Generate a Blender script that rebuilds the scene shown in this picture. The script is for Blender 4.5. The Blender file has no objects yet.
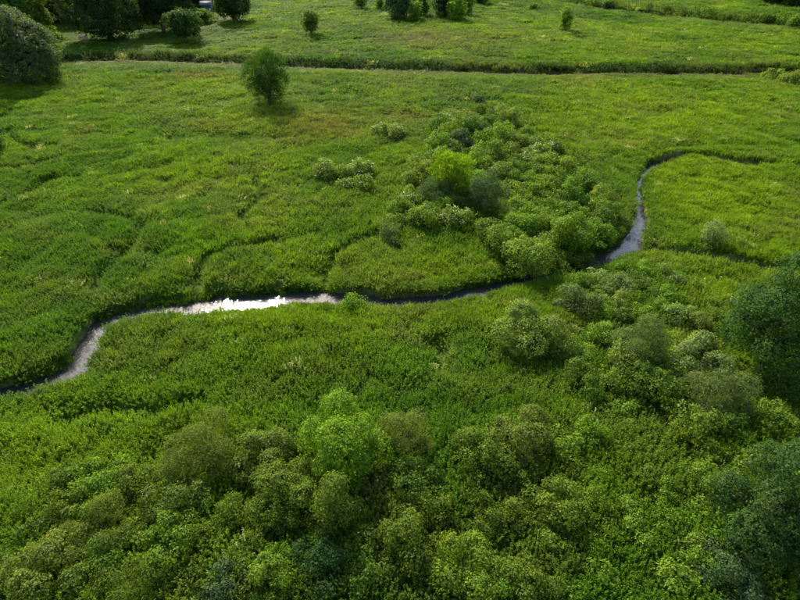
import bpy, math
import numpy as np
from mathutils import Vector

# ------------------------------------------------------------------ camera, sky, sun, exposure
sc = bpy.context.scene
CAM_H, PITCH, F = 30.0, math.radians(35.0), 540.0      # drone height, downward tilt, focal length for an 800 px wide frame
SUN_EL, SUN_AZ = math.radians(35.0), math.radians(-19.0)   # azimuth from +Y, negative = left
cam_d = bpy.data.cameras.new("camera")
cam_d.sensor_width = 36.0
cam_d.lens = 36.0 * F / 800.0
cam_d.clip_start = 0.5
cam_d.clip_end = 9000.0
cam = bpy.data.objects.new("camera", cam_d)
cam.location = (0, 0, CAM_H)
cam.rotation_euler = (math.pi / 2 - PITCH, 0, 0)
sc.collection.objects.link(cam)
sc.camera = cam

world = bpy.data.worlds.new("World")
sc.world = world
world.use_nodes = True
wn = world.node_tree
wn.nodes.clear()
sky = wn.nodes.new("ShaderNodeTexSky")
sky.sky_type = 'NISHITA'
sky.sun_disc = False
sky.sun_elevation = SUN_EL
sky.sun_rotation = SUN_AZ
sky.air_density = 1.0
sky.dust_density = 2.2
sky.ozone_density = 1.0
bg = wn.nodes.new("ShaderNodeBackground")
bg.inputs["Strength"].default_value = 0.15
wo = wn.nodes.new("ShaderNodeOutputWorld")
wn.links.new(sky.outputs[0], bg.inputs[0])
wn.links.new(bg.outputs[0], wo.inputs[0])

sun_d = bpy.data.lights.new("sun", 'SUN')
sun_d.energy = 4.2
sun_d.angle = math.radians(0.6)
sun_d.color = (1.0, 0.93, 0.80)
sun = bpy.data.objects.new("sun", sun_d)
sun_dir = Vector((math.sin(SUN_AZ) * math.cos(SUN_EL), math.cos(SUN_AZ) * math.cos(SUN_EL), math.sin(SUN_EL)))
sun.rotation_euler = sun_dir.to_track_quat('Z', 'Y').to_euler()
sun.location = (0, 0, 80)
sc.collection.objects.link(sun)

sc.view_settings.view_transform = 'Standard'
sc.view_settings.look = 'None'
sc.view_settings.gamma = 1.0
sc.view_settings.use_curve_mapping = False
sc.view_settings.exposure = 1.58
sc.cycles.max_bounces = 6
sc.cycles.transmission_bounces = 4
sc.cycles.diffuse_bounces = 3
sc.cycles.transparent_max_bounces = 4

# ------------------------------------------------------------------ helpers
rng = np.random.default_rng(7)
SP, CP = math.sin(PITCH), math.cos(PITCH)


def ray(px, py):
    a, b = (px - 400.0) / F, (300.0 - py) / F
    return np.array([a, CP + b * SP, -SP + b * CP])


def ground_at(px, py, z=0.0):
    """point of the place, at height z, that was surveyed from the photograph"""
    d = ray(px, py)
    t = (CAM_H - z) / -d[2]
    return np.array([d[0] * t, d[1] * t, z])


def depth_of(p):
    return p[1] * CP + (CAM_H - p[2]) * SP


def to_px(P):
    """inverse of ground_at, for arrays of points (used to look up what grows where)"""
    dep = P[:, 1] * CP + (CAM_H - P[:, 2]) * SP
    up = P[:, 1] * SP - (CAM_H - P[:, 2]) * CP
    return 400 + F * P[:, 0] / dep, 300 - F * up / dep


def hash2(ix, iy, seed):
    h = (ix.astype(np.int64) * 374761393 + iy.astype(np.int64) * 668265263 + seed * 982451653) & 0x7fffffff
    h = ((h ^ (h >> 13)) * 1274126177) & 0x7fffffff
    h = h ^ (h >> 16)
    return (h & 0xffff) / 65535.0


def vnoise(x, y, seed=0):
    ix, iy = np.floor(x), np.floor(y)
    fx, fy = x - ix, y - iy
    fx, fy = fx * fx * (3 - 2 * fx), fy * fy * (3 - 2 * fy)
    a = hash2(ix, iy, seed); b = hash2(ix + 1, iy, seed)
    c = hash2(ix, iy + 1, seed); d = hash2(ix + 1, iy + 1, seed)
    return (a * (1 - fx) + b * fx) * (1 - fy) + (c * (1 - fx) + d * fx) * fy


def fbm(x, y, scale, seed=0, octs=4):
    s, amp, tot = 0.0, 1.0, 0.0
    x, y = x / scale, y / scale
    for k in range(octs):
        s = s + amp * vnoise(x + 17.3 * k, y - 9.1 * k, seed + k)
        tot += amp; amp *= 0.5; x = x * 2.03; y = y * 2.03
    return s / tot


def mounds(x, y, cell, seed):
    """rounded hummocks with creases between them, 0..1"""
    wx = x + (fbm(x, y, cell * 1.4, seed + 7, 2) - .5) * cell * 1.1
    wy = y + (fbm(x, y, cell * 1.4, seed + 8, 2) - .5) * cell * 1.1
    gx, gy = np.floor(wx / cell), np.floor(wy / cell)
    f1 = np.full(x.shape, 9.0)
    for i in (-1, 0, 1):
        for j in (-1, 0, 1):
            cx = gx + i + hash2(gx + i, gy + j, seed); cy = gy + j + hash2(gx + i, gy + j, seed + 1)
            f1 = np.minimum(f1, np.hypot(cx - wx / cell, cy - wy / cell))
    return np.sqrt(np.clip(1 - (f1 / 0.95) ** 2, 0, 1))


def inside(poly, x, y):
    poly = np.asarray(poly, float)
    res = np.zeros(x.shape, bool)
    n = len(poly)
    for i in range(n):
        x0, y0 = poly[i]; x1, y1 = poly[(i + 1) % n]
        cond = ((y0 > y) != (y1 > y))
        xi = (x1 - x0) * (y - y0) / ((y1 - y0) if y1 != y0 else 1e-9) + x0
        res ^= cond & (x < xi)
    return res


def polyline_dist(x, y, pts, w=None):
    """distance to a polyline and the half width interpolated along it"""
    best = np.full(x.shape, 1e9); bw = np.zeros(x.shape)
    for i in range(len(pts) - 1):
        ax, ay = pts[i][:2]; bx, by = pts[i + 1][:2]
        dx, dy = bx - ax, by - ay
        L = dx * dx + dy * dy + 1e-12
        t = np.clip(((x - ax) * dx + (y - ay) * dy) / L, 0, 1)
        d = np.hypot(x - ax - t * dx, y - ay - t * dy)
        if w is not None:
            ww = w[i] + (w[i + 1] - w[i]) * t
            m = (d - ww) < (best - bw)
            bw = np.where(m, ww, bw)
        else:
            m = d < best
        best = np.where(m, d, best)
    return best, bw


def smooth(a, b, v):
    t = np.clip((v - a) / (b - a), 0, 1)
    return t * t * (3 - 2 * t)


def link(o, parent=None):
    sc.collection.objects.link(o)
    if parent is not None:
        o.parent = parent
    return o


def mesh_from(name, V, Q, mats, face_v=None, mat_idx=None, smooth_shade=False):
    V = np.asarray(V, np.float32); Q = np.asarray(Q, np.int32)
    me = bpy.data.meshes.new(name)
    k = Q.shape[1]
    me.vertices.add(len(V)); me.vertices.foreach_set("co", V.ravel())
    me.loops.add(Q.size); me.loops.foreach_set("vertex_index", Q.ravel())
    me.polygons.add(len(Q))
    me.polygons.foreach_set("loop_start", np.arange(0, Q.size, k, dtype=np.int32))
    for m in mats:
        me.materials.append(m)
    if face_v is not None:
        at = me.attributes.new("v", 'FLOAT', 'FACE')
        at.data.foreach_set("value", np.asarray(face_v, np.float32))
    if mat_idx is not None:
        me.polygons.foreach_set("material_index", np.asarray(mat_idx, np.int32))
    if smooth_shade:
        me.polygons.foreach_set("use_smooth", np.ones(len(Q), bool))
    me.update(calc_edges=True)
    return me


def tag(o, label=None, cat=None, group=None, kind=None):
    if label: o["label"] = label
    if cat: o["category"] = cat
    if group: o["group"] = group
    if kind: o["kind"] = kind
    return o


# ------------------------------------------------------------------ materials
def nodes_of(name):
    m = bpy.data.materials.new(name); m.use_nodes = True
    nt = m.node_tree; nt.nodes.clear()
    return m, nt, nt.nodes, nt.links


def foliage_material(name, source, transl=0.42, vary=0.5, rough=0.6, spec=0.2):
    """source: 'object' takes the object colour, 'instance' the colour stored on the scatter point"""
    m, nt, N, L = nodes_of(name)
    out = N.new("ShaderNodeOutputMaterial")
    if source == 'object':
        oi = N.new("ShaderNodeObjectInfo"); col = oi.outputs["Color"]
    else:
        at = N.new("ShaderNodeAttribute"); at.attribute_type = 'INSTANCER'; at.attribute_name = "col"
        col = at.outputs["Color"]
    if source == 'object':
        tc = N.new("ShaderNodeTexCoord"); nz = N.new("ShaderNodeTexNoise")
        nz.inputs["Scale"].default_value = 0.8; nz.inputs["Detail"].default_value = 3
        L.new(tc.outputs["Object"], nz.inputs["Vector"])
        cr = N.new("ShaderNodeValToRGB")
        cr.color_ramp.elements[0].position = .33; cr.color_ramp.elements[0].color = (.72, .85, .95, 1)
        cr.color_ramp.elements[1].position = .67; cr.color_ramp.elements[1].color = (1.18, 1.14, .95, 1)
        L.new(nz.outputs["Fac"], cr.inputs[0])
        cm = N.new("ShaderNodeMix"); cm.data_type = 'RGBA'; cm.blend_type = 'MULTIPLY'; cm.inputs[0].default_value = 1.0
        L.new(col, cm.inputs[6]); L.new(cr.outputs[0], cm.inputs[7])
        col = cm.outputs[2]
    v = N.new("ShaderNodeAttribute"); v.attribute_name = "v"
    mr = N.new("ShaderNodeMapRange")
    mr.inputs["To Min"].default_value = 1.0 - vary; mr.inputs["To Max"].default_value = 1.0 + vary
    L.new(v.outputs["Fac"], mr.inputs["Value"])
    hr = N.new("ShaderNodeMapRange")
    hr.inputs["To Min"].default_value = 0.515; hr.inputs["To Max"].default_value = 0.485
    L.new(v.outputs["Fac"], hr.inputs["Value"])
    hs = N.new("ShaderNodeHueSaturation")
    L.new(col, hs.inputs["Color"]); L.new(mr.outputs[0], hs.inputs["Value"]); L.new(hr.outputs[0], hs.inputs["Hue"])
    pr = N.new("ShaderNodeBsdfPrincipled")
    pr.inputs["Roughness"].default_value = rough
    pr.inputs["Specular IOR Level"].default_value = spec
    L.new(hs.outputs[0], pr.inputs["Base Color"])
    tm = N.new("ShaderNodeMix"); tm.data_type = 'RGBA'; tm.blend_type = 'MULTIPLY'
    tm.inputs[0].default_value = 1.0
    tm.inputs[7].default_value = (1.35, 1.25, 0.55, 1)
    L.new(hs.outputs[0], tm.inputs[6])
    tr = N.new("ShaderNodeBsdfTranslucent"); L.new(tm.outputs[2], tr.inputs["Color"])
    mx = N.new("ShaderNodeMixShader"); mx.inputs[0].default_value = transl
    L.new(pr.outputs[0], mx.inputs[1]); L.new(tr.outputs[0], mx.inputs[2])
    L.new(mx.outputs[0], out.inputs[0])
    return m


MAT_LEAF = foliage_material("leaf_foliage", 'object', 0.42, 0.40, 0.7, 0.10)
MAT_HERB = foliage_material("meadow_foliage", 'instance', 0.5, 0.4, 0.75, 0.06)


def simple(name, c1, c2, scale=4.0, rough=0.85, bump=0.3, detail=6.0):
    m, nt, N, L = nodes_of(name)
    out = N.new("ShaderNodeOutputMaterial"); pr = N.new("ShaderNodeBsdfPrincipled")
    tc = N.new("ShaderNodeTexCoord"); no = N.new("ShaderNodeTexNoise")
    no.inputs["Scale"].default_value = scale; no.inputs["Detail"].default_value = detail
    L.new(tc.outputs["Object"], no.inputs["Vector"])
    cr = N.new("ShaderNodeValToRGB")
    cr.color_ramp.elements[0].position = 0.35; cr.color_ramp.elements[1].position = 0.68
    cr.color_ramp.elements[0].color = (*c1, 1); cr.color_ramp.elements[1].color = (*c2, 1)
    L.new(no.outputs["Fac"], cr.inputs[0]); L.new(cr.outputs[0], pr.inputs["Base Color"])
    pr.inputs["Roughness"].default_value = rough
    pr.inputs["Specular IOR Level"].default_value = 0.1
    if bump:
        bp = N.new("ShaderNodeBump"); bp.inputs["Strength"].default_value = bump; bp.inputs["Distance"].default_value = 0.05
        L.new(no.outputs["Fac"], bp.inputs["Height"]); L.new(bp.outputs[0], pr.inputs["Normal"])
    L.new(pr.outputs[0], out.inputs[0])
    return m


MAT_BARK = simple("bark", (0.035, 0.026, 0.018), (0.11, 0.085, 0.06), 6.0, 0.9, 0.6)
MAT_BLOSSOM = simple("cream_blossom", (0.32, 0.36, 0.14), (0.54, 0.55, 0.34), 3.0, 0.7, 0.0)
MAT_SLATE = simple("slate_paint", (0.05, 0.052, 0.068), (0.08, 0.084, 0.105), 3.0, 0.7, 0.2)
MAT_TAN = simple("weathered_timber", (0.40, 0.27, 0.17), (0.56, 0.42, 0.29), 3.0, 0.8, 0.3)
MAT_PALE = simple("pale_stone", (0.42, 0.42, 0.40), (0.62, 0.62, 0.58), 2.0, 0.8, 0.4)
MAT_DARKROOF = simple("dark_roof", (0.05, 0.05, 0.06), (0.10, 0.10, 0.11), 5.0, 0.8, 0.3)


def ground_material():
    m, nt, N, L = nodes_of("meadow_soil")
    out = N.new("ShaderNodeOutputMaterial"); pr = N.new("ShaderNodeBsdfPrincipled")
    at = N.new("ShaderNodeAttribute"); at.attribute_name = "soil"
    tc = N.new("ShaderNodeTexCoord")
    n1 = N.new("ShaderNodeTexNoise"); n1.inputs["Scale"].default_value = 0.9; n1.inputs["Detail"].default_value = 9
    L.new(tc.outputs["Object"], n1.inputs["Vector"])
    g = N.new("ShaderNodeValToRGB")
    g.color_ramp.elements[0].position = 0.3; g.color_ramp.elements[0].color = (0.022, 0.042, 0.006, 1)
    g.color_ramp.elements[1].position = 0.7; g.color_ramp.elements[1].color = (0.075, 0.125, 0.014, 1)
    L.new(n1.outputs["Fac"], g.inputs[0])
    s = N.new("ShaderNodeValToRGB")
    s.color_ramp.elements[0].position = 0.3; s.color_ramp.elements[0].color = (0.036, 0.025, 0.014, 1)
    s.color_ramp.elements[1].position = 0.7; s.color_ramp.elements[1].color = (0.115, 0.075, 0.042, 1)
    L.new(n1.outputs["Fac"], s.inputs[0])
    mx = N.new("ShaderNodeMix"); mx.data_type = 'RGBA'
    L.new(at.outputs["Fac"], mx.inputs[0]); L.new(g.outputs[0], mx.inputs[6]); L.new(s.outputs[0], mx.inputs[7])
    L.new(mx.outputs[2], pr.inputs["Base Color"])
    pr.inputs["Roughness"].default_value = 1.0
    pr.inputs["Specular IOR Level"].default_value = 0.0
    bp = N.new("ShaderNodeBump"); bp.inputs["Strength"].default_value = 0.5; bp.inputs["Distance"].default_value = 0.15
    L.new(n1.outputs["Fac"], bp.inputs["Height"]); L.new(bp.outputs[0], pr.inputs["Normal"])
    L.new(pr.outputs[0], out.inputs[0])
    return m


def water_material(name, b1=0.6, b2=0.035):
    m, nt, N, L = nodes_of(name)
    out = N.new("ShaderNodeOutputMaterial"); pr = N.new("ShaderNodeBsdfPrincipled")
    pr.inputs["Base Color"].default_value = (0.026, 0.026, 0.024, 1)
    pr.inputs["Roughness"].default_value = 0.04
    pr.inputs["IOR"].default_value = 1.333
    tc = N.new("ShaderNodeTexCoord")
    n1 = N.new("ShaderNodeTexNoise"); n1.inputs["Scale"].default_value = 3.4; n1.inputs["Detail"].default_value = 2.0
    n1.inputs["Roughness"].default_value = 0.45
    L.new(tc.outputs["Object"], n1.inputs["Vector"])
    b = N.new("ShaderNodeBump"); b.inputs["Strength"].default_value = b1; b.inputs["Distance"].default_value = b2
    L.new(n1.outputs["Fac"], b.inputs["Height"]); L.new(b.outputs[0], pr.inputs["Normal"])
    L.new(pr.outputs[0], out.inputs[0])
    return m


MAT_GROUND = ground_material()
MAT_WATER = water_material("stream_water")

# ------------------------------------------------------------------ the stream, ditches and trails (surveyed courses)
WATER_Z = -0.55
# far waterline / near edge where the bank herbs end, along the course from left to upper right
far_edge = [(-60, 392), (-25, 391), (0, 388), (20, 384), (42, 377), (62, 366), (75, 352), (81, 341), (89, 329), (97, 321), (112, 313), (132, 307), (160, 302),
            (190, 299), (215, 296), (245, 294), (275, 292.5), (305, 292), (330, 292.5), (355, 296), (385, 299), (415, 298.5),
            (445, 294), (470, 288.5), (492, 284), (515, 278), (540, 270), (565, 263), (590, 256), (608, 248), (622, 240),
            (630, 228), (634.5, 214), (634.5, 200), (634, 186), (637, 174), (645, 166), (658, 159.5)]
near_edge = [(-60, 402), (-25, 401), (0, 398), (24, 392), (52, 385), (78, 374), (90, 360), (94, 348), (99, 336), (108, 327), (124, 318.5), (142, 314), (166, 312),
             (194, 311), (218, 308.5), (247, 308), (277, 304.5), (307, 302), (332, 301.5), (357, 302.5), (387, 304.8), (418, 303.8),
             (450, 299.5), (476, 294.5), (498, 290), (522, 284), (548, 277), (574, 270.5), (600, 265), (622, 257), (638, 248),
             (644, 233), (648.5, 215), (646.5, 200), (643.5, 187), (645.5, 178), (651, 170), (662, 163)]
PF = np.array([ground_at(x, y, WATER_Z) for x, y in far_edge])
PN = np.array([ground_at(x, y, 0.45) for x, y in near_edge])
STREAM = ((PF + PN) / 2)[:, :2]
tan_ = np.gradient(STREAM, axis=0); tan_ /= np.linalg.norm(tan_, axis=1)[:, None]
nor_ = np.stack([-tan_[:, 1], tan_[:, 0]], 1)
STREAM_W = np.maximum(0.55, np.abs(((PF - PN)[:, :2] * nor_).sum(1)) / 2) + 0.06


def px_line(pts, z=0.3):
    return np.array([ground_at(x, y, z) for x, y in pts])[:, :2]


def resample(P, n):
    P = np.asarray(P, float)
    d = np.r_[0, np.cumsum(np.hypot(*np.diff(P, axis=0).T))]
    t = np.linspace(0, d[-1], n)
    return np.stack([np.interp(t, d, P[:, 0]), np.interp(t, d, P[:, 1])], 1)


# grassed-over ditches leaving the stream: (course, half width, depth)
SIDE_DITCH = px_line([(654, 163), (672, 156.5), (690, 154.5), (712, 158), (735, 163), (765, 166), (800, 168), (850, 170)])
LOW_DITCH = px_line([(640, 249), (660, 250.5), (690, 255), (725, 262), (760, 268), (800, 273), (850, 279)], 0.3)
# the straight boundary ditch across the far meadow and the further one at the upper right
LONG_DITCH = px_line([(-30, 59.5), (40, 60.5), (75, 61.5), (120, 59.5), (180, 60), (245, 62.5), (310, 66), (400, 69.5), (500, 71), (600, 72), (700, 72.5), (800, 72), (880, 71.5)], 0.0)
FAR_DITCH = px_line([(520, -6), (550, 0), (600, 8), (640, 13), (690, 18), (740, 23), (800, 28), (860, 33)], 0.0)
TRAILS = [px_line(t, 0.3) for t in [
    [(198, 297), (197, 284), (200, 268), (208, 258), (225, 252), (250, 247), (275, 240)],
    [(323, 290), (325, 272), (333, 257), (350, 245), (372, 236), (395, 238)],
    [(94, 290), (97, 278), (108, 268), (125, 255), (136, 240), (141, 226), (128, 218), (95, 212)],
    [(8, 132), (20, 145), (34, 150), (55, 148)],
    [(0, 205), (25, 196), (45, 180), (75, 178)],
    [(425, 345), (436, 340), (446, 352), (440, 366), (455, 375)],
    [(0, 172), (30, 168), (60, 160)],
    [(500, 100), (520, 122), (560, 150), (590, 172)],
    [(255, 178), (262, 198), (240, 214), (250, 232)],
    [(60, 420), (110, 408), (150, 415), (200, 400)],
]]


def terrain(x, y):
    """ground height and how bare the soil is"""
    hum = .42 * mounds(x, y, 2.3, 21) + .58 * mounds(x * .75, y, 5.0, 77)
    h = (hum - .6) * 1.7 + (fbm(x, y, 9.0, 3, 3) - 0.5) * 0.6 + (fbm(x, y, 45.0, 11, 2) - 0.5) * 1.0
    far = smooth(300, 900, np.hypot(x, y))
    h = h * (1 - far) + far * (fbm(x, y, 400.0, 5, 3) - 0.5) * 30 * smooth(500, 2500, np.hypot(x, y))
    ds, ws = polyline_dist(x, y, STREAM, STREAM_W)
    ds = ds + (fbm(x, y, 1.6, 91, 3) - .5) * 1.15
    near = 1 - smooth(0.0, 4.0, ds - ws)
    h = h * (1 - 0.85 * near)
    k = 1 - smooth(-0.25, 0.40, ds - ws)
    h = h + 0.12 * near - 1.15 * k
    soil = 1 - smooth(-0.1, 0.3, ds - ws)
    for P, w, dep, bare in ((SIDE_DITCH, 1.2, 1.7, 0.8), (LOW_DITCH, 1.0, 1.3, 0.6), (LONG_DITCH, 1.8, 1.5, 1.0), (FAR_DITCH, 3.0, 1.6, 0.6)):
        d, _ = polyline_dist(x, y, P)
        kk = 1 - smooth(w * 0.3, w * 1.5, d)
        h = h - dep * kk
        soil = np.maximum(soil, bare * (1 - smooth(w * 0.8, w * 1.7, d)))
    lyy = np.interp(x, LONG_DITCH[:, 0], LONG_DITCH[:, 1])
    soil = np.maximum(soil, smooth(-5.5, -3.5, y - lyy) * smooth(3.0, 1.5, y - lyy))
    flat = smooth(-14, -6, y - lyy) * smooth(6, 2, y - lyy)
    h = h - flat * (hum - .6) * 1.5
    tr = np.zeros_like(h)
    for P in TRAILS:
        d, _ = polyline_dist(x, y, P)
        tr = np.maximum(tr, 1 - smooth(0.25, 1.3, d))
    h = h * (1 - .5 * tr) - 0.75 * tr
    soil = np.maximum(soil, 0.15 * tr)
    return h, soil


def build_ground():
    ys = [-80.0]
    while ys[-1] < 6000:
        y = ys[-1]
        if y < 12: s = 4.0
        elif y < 135: s = 0.32 + 0.0022 * max(0, y - 40)
        elif y < 330: s = 0.012 * y - 1.0
        else: s = 0.05 * y
        ys.append(y + s)
    ys = np.array(ys)
    nc = 480
    u = np.linspace(-1, 1, nc)
    u = np.sign(u) * (0.72 * np.abs(u) + 0.28 * np.abs(u) ** 3)
    half = np.where(ys < 20, 110.0, 110.0 + (ys - 20) * 1.0) * 1.0
    half = np.maximum(np.abs(ys) * 1.0 + 40, 60)
    X = u[None, :] * half[:, None]
    Y = np.repeat(ys[:, None], nc, 1)
    H, S = terrain(X.ravel(), Y.ravel())
    V = np.stack([X.ravel(), Y.ravel(), H], 1)
    r, c = np.meshgrid(np.arange(len(ys) - 1), np.arange(nc - 1), indexing='ij')
    a = (r * nc + c).ravel()
    Q = np.stack([a, a + 1, a + nc + 1, a + nc], 1)
    me = mesh_from("ground", V, Q, [MAT_GROUND], smooth_shade=True)
    at = me.attributes.new("soil", 'FLOAT', 'POINT')
    at.data.foreach_set("value", S.astype(np.float32))
    o = link(bpy.data.objects.new("ground", me))
    tag(o, "wet green meadow floor carved by the stream and ditches", "ground", kind="structure")


build_ground()


def ribbon(name, P, W, z, mat, label, cat):
    P = np.asarray(P); t = np.gradient(P, axis=0); t /= np.linalg.norm(t, axis=1)[:, None]
    n = np.stack([-t[:, 1], t[:, 0]], 1)
    W = np.asarray(W)[:, None]
    L_, R_ = P + n * W, P - n * W
    V = np.zeros((len(P) * 2, 3)); V[0::2, :2] = L_; V[1::2, :2] = R_; V[:, 2] = z
    i = np.arange(len(P) - 1) * 2
    Q = np.stack([i, i + 1, i + 3, i + 2], 1)
    o = link(bpy.data.objects.new(name, mesh_from(name, V, Q, [mat])))
    tag(o, label, cat, kind="structure")
    return o


ribbon("stream_water", STREAM, STREAM_W + 0.2, WATER_Z, MAT_WATER, "narrow winding stream glinting between overgrown green banks", "stream")
dp = px_line([(30, 60.3), (60, 61.4), (78, 61.5), (100, 60.6), (118, 59.8)], 0.0)
ribbon("pool_water", dp, [0.9, 1.5, 1.6, 1.3, 0.7], -0.72, MAT_WATER, "pale strip of ditch water beside the big willow", "water")

# ------------------------------------------------------------------ meadow cover: leafy herbs and grass
def leaf_quads(base, axis, normal, length, width, fold=0.25):
    """rhombic folded leaves: base, left, tip, right"""
    side = np.cross(axis, normal)
    side /= np.linalg.norm(side, axis=1)[:, None] + 1e-9
    nn = np.cross(side, axis)
    l = length[:, None]; w = width[:, None]
    p0 = base
    mid = base + axis * l * 0.5
    p1 = mid + side * w * 0.5 + nn * w * fold
    p2 = base + axis * l
    p3 = mid - side * w * 0.5 + nn * w * fold
    V = np.stack([p0, p1, p2, p3], 1).reshape(-1, 3)
    Q = np.arange(len(base) * 4).reshape(-1, 4)
    return V, Q


def unit(v):
    return v / (np.linalg.norm(v, axis=1)[:, None] + 1e-9)


def herb_clump(seed, n=400):
    r = np.random.default_rng(seed)
    # a handful of leafy stems leaning outwards
    ns = 13
    sx = r.normal(0, 0.30, ns); sy = r.normal(0, 0.30, ns); sh = r.uniform(0.6, 1.05, ns)
    lean = np.stack([sx, sy], 1) * 0.55 + r.normal(0, 0.10, (ns, 2))
    k = r.integers(0, ns, n)
    t = r.uniform(0.25, 1.0, n) ** 0.7
    base = np.stack([sx[k] + lean[k, 0] * t, sy[k] + lean[k, 1] * t, sh[k] * t], 1)
    az = r.uniform(0, 2 * np.pi, n)
    el = r.uniform(-0.35, 0.9, n)
    axis = np.stack([np.cos(az) * np.cos(el), np.sin(az) * np.cos(el), np.sin(el)], 1)
    nrm = unit(np.array([0, 0, 1.0]) + r.normal(0, 0.35, (n, 3)))
    ln = r.uniform(0.07, 0.17, n) * (1.15 - 0.5 * t); wd = ln * r.uniform(0.42, 0.65, n)
    V, Q = leaf_quads(base, axis, nrm, ln, wd)
    return V, Q, r.uniform(0, 1, n)


def grass_clump(seed, n=130):
    r = np.random.default_rng(seed)
    az = r.uniform(0, 2 * np.pi, n)
    b = np.stack([r.normal(0, 0.26, n), r.normal(0, 0.26, n), np.zeros(n)], 1)
    out = np.stack([np.cos(az), np.sin(az), np.zeros(n)], 1)
    ln = r.uniform(0.6, 1.15, n)[:, None]
    bend = r.uniform(0.15, 0.75, n)[:, None]
    m = b + np.array([0, 0, 1.0]) * ln * 0.6 + out * ln * bend * 0.25
    tip = m + np.array([0, 0, 1.0]) * ln * 0.4 * (1 - bend * 1.1) + out * ln * bend * 0.55
    side = np.stack([-np.sin(az), np.cos(az), np.zeros(n)], 1)
    w = r.uniform(0.010, 0.022, n)[:, None]
    V = np.stack([b - side * w, b + side * w, m + side * w, m - side * w, tip + side * w * .3, tip - side * w * .3], 1).reshape(-1, 3)
    i = np.arange(n)[:, None] * 6
    Q = np.concatenate([i + np.array([[0, 1, 2, 3]]), i + np.array([[3, 2, 4, 5]])], 0)
    v = r.uniform(0, 1, n)
    return V, Q, np.r_[v, v]


protos = bpy.data.collections.new("meadow_plants")
for i in range(5):
    V, Q, v = herb_clump(100 + i)
    protos.objects.link(bpy.data.objects.new(f"a_herb_{i}", mesh_from("herb", V, Q, [MAT_HERB], v)))
for i in range(3):
    V, Q, v = grass_clump(200 + i)
    protos.objects.link(bpy.data.objects.new(f"b_grass_{i}", mesh_from("grass", V, Q, [MAT_HERB], v)))

ng = bpy.data.node_groups.new("scatter_plants", 'GeometryNodeTree')
ng.interface.new_socket("Geometry", in_out='INPUT', socket_type='NodeSocketGeometry')
ng.interface.new_socket("Geometry", in_out='OUTPUT', socket_type='NodeSocketGeometry')
gi = ng.nodes.new("NodeGroupInput"); go = ng.nodes.new("NodeGroupOutput")
ci = ng.nodes.new("GeometryNodeCollectionInfo")
ci.inputs["Collection"].default_value = protos
ci.inputs["Separate Children"].default_value = True
ci.inputs["Reset Children"].default_value = True
iop = ng.nodes.new("GeometryNodeInstanceOnPoints")
iop.inputs["Pick Instance"].default_value = True


def named(nm, typ):
    n = ng.nodes.new("GeometryNodeInputNamedAttribute"); n.data_type = typ
    n.inputs["Name"].default_value = nm
    return n.outputs["Attribute"]


e2r = ng.nodes.new("FunctionNodeEulerToRotation")
ng.links.new(named("rot", 'FLOAT_VECTOR'), e2r.inputs[0])
ng.links.new(gi.outputs[0], iop.inputs["Points"])
ng.links.new(ci.outputs[0], iop.inputs["Instance"])
ng.links.new(named("idx", 'INT'), iop.inputs["Instance Index"])
ng.links.new(e2r.outputs[0], iop.inputs["Rotation"])
ng.links.new(named("scl", 'FLOAT_VECTOR'), iop.inputs["Scale"])
ng.links.new(iop.outputs[0], go.inputs[0])


def scatter(name, P, rot, scl, idx, col, label, cat):
    me = bpy.data.meshes.new(name)
    n = len(P)
    me.vertices.add(n); me.vertices.foreach_set("co", P.astype(np.float32).ravel())
    for nm, typ, arr, key in (("rot", 'FLOAT_VECTOR', rot, "vector"), ("scl", 'FLOAT_VECTOR', scl, "vector"),
                              ("idx", 'INT', idx, "value"), ("col", 'FLOAT_COLOR', col, "color")):
        a = me.attributes.new(nm, typ, 'POINT')
        a.data.foreach_set(key, np.ascontiguousarray(arr.astype(np.int32 if typ == 'INT' else np.float32)).ravel())
    o = link(bpy.data.objects.new(name, me))
    md = o.modifiers.new("plants", 'NODES'); md.node_group = ng
    tag(o, label, cat, kind="stuff")
    return o


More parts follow.
